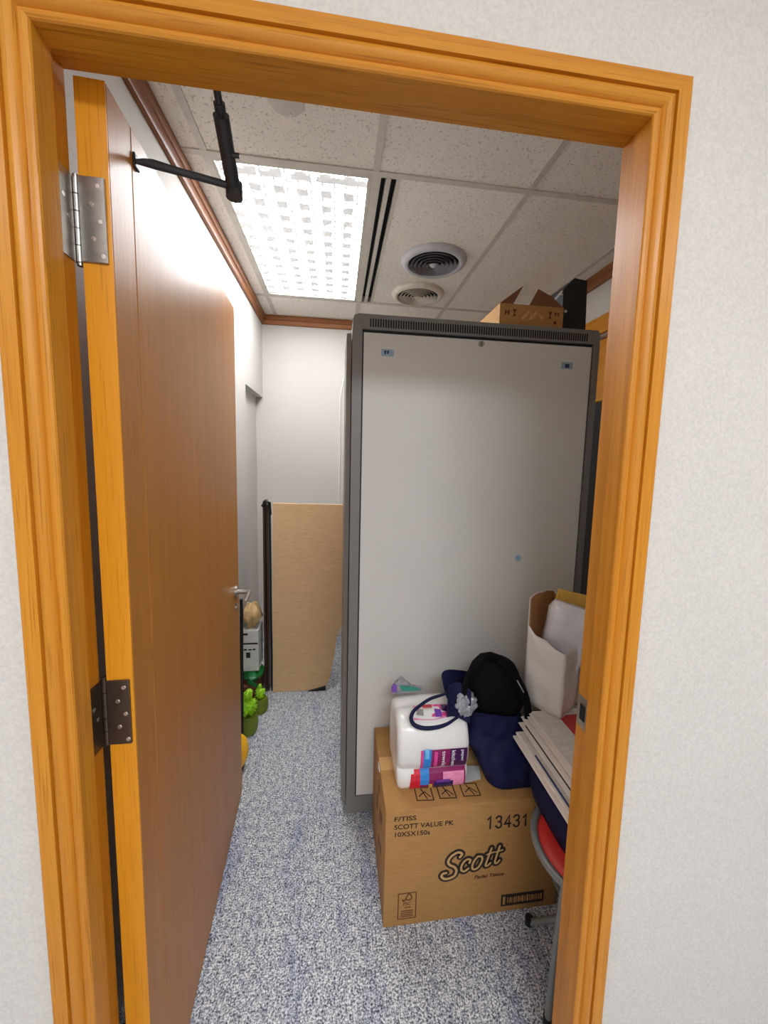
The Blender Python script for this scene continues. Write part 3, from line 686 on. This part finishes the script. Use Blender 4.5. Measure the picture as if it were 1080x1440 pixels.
# ------------------------------------------------------------------ navy tote, black bag inside it
def rr(cx, cy, hx, hy, z, n=44, e=4, tilt=(0, 0), amp=0, seed=0):
    out = []
    for k in range(n):
        th = 2*PI*k/n; c_, s_ = math.cos(th), math.sin(th); q = (abs(c_)**e+abs(s_)**e)**(-1/e)
        x, y = cx+hx*c_*q, cy+hy*s_*q; zz = z+tilt[0]*c_*q+tilt[1]*s_*q
        if amp:
            d = amp*(noise.noise(Vector((x*9+seed, y*9, zz*11)))+.6*noise.noise(Vector((x*22, y*22+seed, zz*18)))); x += c_*d; y += s_*d
        out.append((x, y, zz))
    return out
t = thing('tote_bag', 'navy cloth tote bag slumped on the carton beside the paper towels', 'bag', (.61, 1.2, TZ))
A = .016
sec = [(.612, 1.205, .086, .094, TZ, 0), (.610, 1.205, .094, .100, TZ+.006, .2), (.603, 1.207, .104, .106, TZ+.04, .8), (.592, 1.215, .118, .104, TZ+.085, 1), (.582, 1.225, .126, .104, TZ+.12, 1.1), (.576, 1.240, .120, .092, TZ+.16, .8), (.568, 1.242, .114, .088, TZ+.20, .5), (.556, 1.240, .104, .084, TZ+.238, .4), (.518, 1.234, .138, .080, TZ+.268, .4)]
def crease(ring, a, u):
    # slack folds running diagonally across the cloth
    o2 = []
    for (x, y, z) in ring:
        f = math.sin(38*z+22*x+3*noise.noise(Vector((x*12, y*12, z*12)))); f2 = math.sin(70*(x-.5*z)+5*noise.noise(Vector((z*9, x*9, 1))))
        d = a*(.0065*abs(f)**1.5+.003*f2); v = Vector((x-.585, y-1.225, 0)).normalized()*d; o2.append((x-v.x, y-v.y, z))
    return o2
fine = []
for i in range(len(sec)-1):
    for j in range(5):
        u = j/5; fine.append(tuple(p+(q-p)*(u*u*(3-2*u)*.4+u*.6) for p, q in zip(sec[i], sec[i+1])))
fine.append(sec[-1]); sec = fine
out = [crease(rr(cx, cy, hx, hy, z, n=88, tilt=(-.030*i/40, .030*i/40), amp=A*a, seed=2), min(1, a), i) for i, (cx, cy, hx, hy, z, a) in enumerate(sec)]
inn = [crease(rr(cx, cy, hx-.004, hy-.004, z+.001, n=88, tilt=(-.030*i/40, .030*i/40), amp=A*a, seed=2), min(1, a), i) for i, (cx, cy, hx, hy, z, a) in reversed(list(enumerate(sec))) if i > 15]
m = MB(); m.loft(out+inn, True); tote = obj('body', m, m_navy, t, 70)
# raised left corner of the rim
m = MB()
rings = []
for u in range(9):
    a = u/8; x = .372+.075*a
    top = .768+.012*math.sin(a*PI)-.012*a; bot = .660-.02*a
    y = 1.150+.012*math.sin(a*PI*1.3)
    rings.append([(x, y, bot), (x, y-.004, (top+bot)/2), (x, y, top), (x, y+.004, top-.002), (x, y+.007, (top+bot)/2), (x, y+.005, bot)])
m.loft(rings); obj('rim_flap', m, m_navy, t, 60)
ring_pts = [(.374, 1.165, .735), (.352, 1.175, .722), (.318, 1.185, .704), (.280, 1.175, .687), (.258, 1.160, .680), (.248, 1.142, .670), (.256, 1.128, .658), (.285, 1.118, .652), (.325, 1.117, .652), (.360, 1.122, .656), (.390, 1.132, .664), (.412, 1.140, .672)]
def spl3(P, k=5):
    P = [Vector(p) for p in P]; out = []; n = len(P)
    for i in range(n-1):
        p0, p1, p2, p3 = P[max(i-1, 0)], P[i], P[i+1], P[min(i+2, n-1)]
        for j in range(k):
            u = j/k; out.append(.5*((2*p1)+(-p0+p2)*u+(2*p0-5*p1+4*p2-p3)*u*u+(-p0+3*p1-3*p2+p3)*u**3))
    return out+[P[-1]]
P = spl3(ring_pts); m = MB(); m.tube(P, [.0045+.0045*math.sin(PI*min(1, i/len(P)*1.15))*(i/len(P)) for i in range(len(P))], 10); obj('handle', m, m_navy, t, 60)
t = thing('black_bag', 'black cloth bag with a looped strap stuffed into the top of the navy tote', 'bag', (.56, 1.2, .56))
secs = [(.565, 1.222, .070, .045, .57), (.566, 1.218, .090, .054, .62), (.566, 1.210, .099, .066, .665), (.566, 1.205, .100, .074, .70), (.562, 1.206, .094, .070, .74), (.560, 1.206, .080, .060, .785), (.562, 1.206, .060, .046, .815), (.565, 1.206, .030, .024, .828)]
m = MB(); m.loft([rr(a+.002, b+.014, c2*1.02, d2_*.95, z, e=2.6, tilt=(-.012, .0), amp=.012, seed=9) for a, b, c2, d2_, z in secs]); obj('body', m, m_blackcloth, t, 70)
m = MB(); m.tube(spl3([(.455, 1.16, .70), (.430, 1.150, .755), (.434, 1.150, .798), (.462, 1.150, .840), (.500, 1.150, .868), (.540, 1.155, .856)]), .0095, 10, True, (.6, 1.3)); obj('strap', m, m_blackcloth, t, 60)
m = MB(); m.tube(spl3([(.540, 1.155, .856), (.594, 1.160, .806), (.638, 1.160, .734), (.655, 1.155, .680), (.660, 1.150, .630)]), .0105, 10, True, (.6, 1.3)); obj('strap', m, m_blackcloth, t, 60)
m = MB(); m.tube([(.606, 1.142, .782), (.632, 1.142, .738)], .0022, 6); obj('piping', m, m_plasticgrey, t)
t = thing('grey_plastic', 'crinkled grey plastic wrapping poking out of the navy tote in front of the black bag', 'plastic bag', (.44, 1.15, .66))
b_ = blob(.436, 1.152, .700, .034, .016, .040, 40, 24, .45, 5); obj('wrap', b_, m_plasticgrey, t, 20)
t = tag(obj('paper_slip', MB().prism([(.440, 1.150), (.504, 1.158), (.520, 1.215), (.455, 1.22)], BZ+.0007, BZ+.0013, 'z'), plain('slip_paper', lin(206, 208, 206), .5), None), 'small pale paper sheet lying on the carton between the towels and the tote', 'paper')

# ------------------------------------------------------------------ stool with its pile at the right
SX, SY, SZ, SR = .722, .868, .450, .160
t = thing('folding_stool', 'round red seat folding stool with grey tube rim and legs behind the right jamb', 'stool', (SX, SY, 0))
m = MB(); m.tube([(SX+SR*math.cos(2*PI*k/48), SY+SR*math.sin(2*PI*k/48), SZ) for k in range(49)], .0105, 12, False); rim = obj('rim', m, m_tube, t, 60)
m = MB(); m.lathe([(.0005, -.012), (.146, -.012), (.151, -.004), (.146, .004), (.12, .008), (.0005, .009)], SX, SY, SZ, 48); obj('seat', m, m_red, t, 50)
m = MB()
LEG = [[(.588, .800, SZ-.004), (.583, .806, .25), (.580, .813, .004)], [(.800, .780, SZ-.012), (.745, .90, .20), (.640, 1.030, .006)], [(.860, .800, SZ-.004), (.864, .806, .25), (.866, .813, .004)], [(.650, .985, SZ-.012), (.700, 1.0, .2), (.80, 1.03, .006)]]
for L_ in LEG:
    m = MB(); m.tube(spl3(L_, 6), .0095, 12); lg = obj('leg', m, m_tube, t, 60)
    m = MB(); e = Vector(L_[-1]); m.cyl(e+Vector((0, 0, -.003)), e+Vector((0, 0, .02)), .0125, 14); obj('foot', m, m_black, lg, 40)
m = MB(); m.tube([(.588, .806, .26), (.862, .806, .26)], .007, 10); m.cyl((.612, .80, .26), (.612, .815, .26), .011, 12); obj('crossbar', m, m_tube, t, 50)
m = MB(); m.tube([(.66, .83, .235), (.66, .83, .30)], .008, 8); obj('bolt', m, m_screw, t)
NZ0 = SZ+.0105
t = thing('navy_cushion_bag', 'soft navy bag lying flat on the red stool seat under the newspapers', 'bag', (.78, .95, NZ0))
m = MB(); m.loft([rr(.795, .920, a*.185, a*.170, NZ0+z, e=5, amp=.004*(0 < z < .1), seed=4) for a, z in ((.90, 0), (.955, .006), (.985, .03), (1.0, .06), (.985, .09), (.94, .112), (.88, .116))]); obj('body', m, m_navy, t, 60)
m_news = None
def newsprint(seed):
    T = NT('newsprint'); v = T.coord((1, 1, 1))
    col = T.n('ShaderNodeTexBrick', {'Vector': T.coord((1, 1, 1)), 'Scale': 9, 'Color1': lin(224, 217, 207), 'Color2': lin(214, 208, 199), 'Mortar': lin(230, 224, 214), 'Mortar Size': .012}).outputs['Color']
    ln = T.math('SINE', T.math('MULTIPLY', T.n('ShaderNodeSeparateXYZ', {0: v}).outputs[1], 1500))
    ink = T.math('MULTIPLY', T.math('GREATER_THAN', ln, .2), T.math('GREATER_THAN', T.noise(v, 340, 1), .52))
    col = T.mix(T.math('MULTIPLY', ink, .35), col, lin(110, 108, 106))
    T.set('Base Color', col); T.set('Roughness', .8); return T.m
m_np = newsprint(1)
m_sheet = plain('newspaper_page_edges', lin(236, 226, 216), .8, 0, .05, 80)
z = NZ0+.117
LBL = ['bottom newspaper of the pile on the stool, sticking out furthest left', 'second newspaper from the bottom of the pile, with a blue printed strip', 'third newspaper from the bottom of the pile, with dark and peach print', 'top newspaper of the pile, pale grey page with a red printed block']
for i, (x0, y0, y1, th, rz) in enumerate([(.604, .745, 1.140, .026, 0), (.628, .752, 1.155, .018, .0), (.640, .755, 1.162, .016, .0), (.654, .76, 1.162, .020, .0)]):
    t = thing('newspaper', LBL[i], 'newspaper', (x0+.16, (y0+y1)/2, z), 'newspapers piled on the stool')
    x1 = x0+.30
    m = MB(); nl = 3+i % 2
    for k in range(nl):
        a = z+th*k/nl; off = .003*((k*7+i*3) % 4)
        m.loft([[(x0+off, y0, a), (x0+off-.002, y0, a+th/nl*.5), (x0+off, y0, a+th/nl-.0012), (x1, y0, a+th/nl-.0012), (x1, y0, a)], [(x0+off, y1-off, a), (x0+off-.002, y1-off, a+th/nl*.5), (x0+off, y1-off, a+th/nl-.0012), (x1, y1-off, a+th/nl-.0012), (x1, y1-off, a)]])
    pg = obj('pages', m, m_sheet, t)
    m = MB(); zt2 = z+th-.0010; m.box(x0+.012, x1-.002, y0+.004, y1-.014, zt2-.0004, zt2+.0002); obj('printed_page', m, m_np, pg)
    m = MB(); zt3 = zt2+.0003
    if i == 0: m.box(x0+.014, x0+.021, y0+.01, y1-.11, zt3, zt3+.0003); mm = PR['newsblue']
    elif i == 1: m.box(x0+.013, x0+.017, y0+.03, y1-.02, zt3, zt3+.0003); mm = m_ink
    elif i == 2:
        m.box(x0+.011, x0+.016, y0+.02, y0+.13, zt3, zt3+.0003); mm = PR['peach']
    else: m.box(x0+.098, x1-.02, y1-.16, y1-.035, zt3, zt3+.0003); mm = PR['newsred']
    obj('headline_block', m, mm, pg)
    z += th
NTOP = z
# white paper carrier with its back wall standing up, brown inside
t = thing('paper_carrier_bag', 'tall white paper bag with brown lining standing on the newspapers by the right jamb', 'bag', (.76, 1.2, NTOP))
Zb = NTOP+.0005
Apt, Bpt, Cpt = Vector((.672, 1.215)), Vector((.747, 1.105)), Vector((.895, 1.200)); Dpt = Apt+Cpt-Bpt
def wall(P, Q, tops, n=14, nz=12, thick=.0, bulge=.0, seed=0):
    rings = []
    for i in range(n+1):
        u = i/n; p = P.lerp(Q, u); tz = tops[0]+(tops[1]-tops[0])*u if len(tops) == 2 else tops[min(int(u*(len(tops)-1)), len(tops)-2)]+(tops[min(int(u*(len(tops)-1)), len(tops)-2)+1]-tops[min(int(u*(len(tops)-1)), len(tops)-2)])*(u*(len(tops)-1)-min(int(u*(len(tops)-1)), len(tops)-2))
        d = (Q-P).normalized(); nn = Vector((d.y, -d.x))
        col = []
        for k in range(nz+1):
            v = k/nz; zz = Zb+(tz-Zb)*v
            off = bulge*math.sin(PI*u)*math.sin(PI*v)+.014*noise.noise(Vector((u*3+seed, v*4, 1)))*math.sin(PI*u)
            q = p+nn*(off+thick); col.append((q.x, q.y, zz))
        rings.append(col)
    return rings
m = MB(); m.loft(wall(Apt, Bpt, [.945, .915, .905, .892, .885], bulge=.008, seed=1), False, False)
m.loft(wall(Bpt, Cpt, [.885, .89, .90], bulge=.004, seed=2), False, False); m.loft(wall(Cpt, Dpt, [.90, 1.03], seed=3), False, False); m.loft(wall(Dpt, Apt, [1.03, 1.045, 1.048, 1.040], seed=4), False, False)
m.add([(p.x, p.y, Zb) for p in (Apt, Bpt, Cpt, Dpt)], [(0, 1, 2, 3)])
outer = obj('outer_paper', m, m_paperwhite, t, 60)
so = outer.modifiers.new('thick', 'SOLIDIFY'); so.thickness = .0008; so.offset = 0
m = MB(); s = -.0035
A2, B2, C2, D2 = [p+(((Apt+Cpt)/2)-p).normalized()*.005 for p in (Apt, Bpt, Cpt, Dpt)]
m.loft(wall(C2, D2, [.895, 1.025], seed=3), False, False); m.loft(wall(D2, A2, [1.027, 1.042, 1.045, 1.036], seed=4), False, False); m.loft(wall(A2, B2, [.938, .908, .898, .886, .880], bulge=.006, seed=1), False, False)
ln = obj('brown_lining', m, kraft('brown_bag_lining', lin(168, 118, 72)), t, 60)
so = ln.modifiers.new('thick', 'SOLIDIFY'); so.thickness = .0008; so.offset = 0
t = thing('white_parcel', 'white crinkled plastic parcel sticking out of the white paper bag', 'parcel', (.80, 1.205, .80))
m = MB(); M_ = Matrix.Translation((.805, 1.195, .890)) @ Matrix.Rotation(-.55, 4, 'Z') @ Matrix.Rotation(.18, 4, 'Y')
rings = []
for k, (zz, sx, sy) in enumerate(((-.17, .062, .028), (-.10, .068, .034), (-.02, .070, .036), (.05, .070, .034), (.10, .068, .026), (.122, .062, .014), (.130, .058, .008))): rings.append(rr(0, 0, sx, sy, zz, e=5, amp=.016, seed=6))
m.loft(rings); m.xf(M_); obj('wrap', m, plain('white_crinkled_plastic', lin(226, 224, 228), .25, 0, .06, 30, .5, .4, None, 45), t, 50)
t = thing('yellow_envelope', 'yellow padded envelope edge standing in the white paper bag behind the parcel', 'envelope', (.84, 1.24, .88))
m = MB(); m.box(-.075, .075, -.005, .005, -.16, .140, .003); m.xf(Matrix.Translation((.850, 1.256, .900)) @ Matrix.Rotation(-.15, 4, 'Z') @ Matrix.Rotation(.22, 4, 'Y')); obj('body', m, plain('yellow_paper', lin(238, 190, 92), .6), t)

# ------------------------------------------------------------------ lights, camera
def area(name, loc, size, power, col=(.87, .925, 1), rot=(0, 0, 0)):
    l = bpy.data.lights.new(name, 'AREA'); l.shape = 'RECTANGLE'; l.size, l.size_y = size; l.energy = power; l.color = col
    o = bpy.data.objects.new(name, l); C.objects.link(o); o.location = loc; o.rotation_euler = rot; return o
area('unseen_corridor_lamp', (.25, -1.35, ZCC-.02), (1.2, .6), 62)  # unseen lamps, placed and tinted to light the doorway wall and the rack
area('unseen_corridor_lamp', (-1.4, -1.0, ZCC-.02), (1.2, .6), 18)
area('unseen_corridor_lamp', (2.0, -1.0, ZCC-.02), (1.2, .6), 18)
w = bpy.data.worlds.new('World'); bpy.context.scene.world = w; w.use_nodes = True
w.node_tree.nodes['Background'].inputs[0].default_value = (.5, .5, .5, 1); w.node_tree.nodes['Background'].inputs[1].default_value = .05

R_ = Vector((.99138488, -.12878844, .02386553)); U_ = Vector((-.01003061, .10702099, .99420616)); F_ = Vector((.13059638, .98588034, -.10480717))
cam = bpy.data.cameras.new('camera'); co = bpy.data.objects.new('camera', cam); C.objects.link(co)
co.matrix_world = Matrix(((R_.x, U_.x, -F_.x, 0), (R_.y, U_.y, -F_.y, 0), (R_.z, U_.z, -F_.z, 1.515), (0, 0, 0, 1)))
cam.sensor_fit = 'HORIZONTAL'; cam.sensor_width = 36; cam.lens = 36*538.07/1080; cam.clip_start = .02
cam.shift_x = -4.2/1080; cam.shift_y = -20.35/1080
sc = bpy.context.scene; sc.camera = co
sc.view_settings.view_transform = 'Standard'; sc.view_settings.look = 'None'; sc.view_settings.gamma = 1; sc.view_settings.use_curve_mapping = False
sc.view_settings.exposure = 0
sc.cycles.max_bounces = 12; sc.cycles.diffuse_bounces = 8
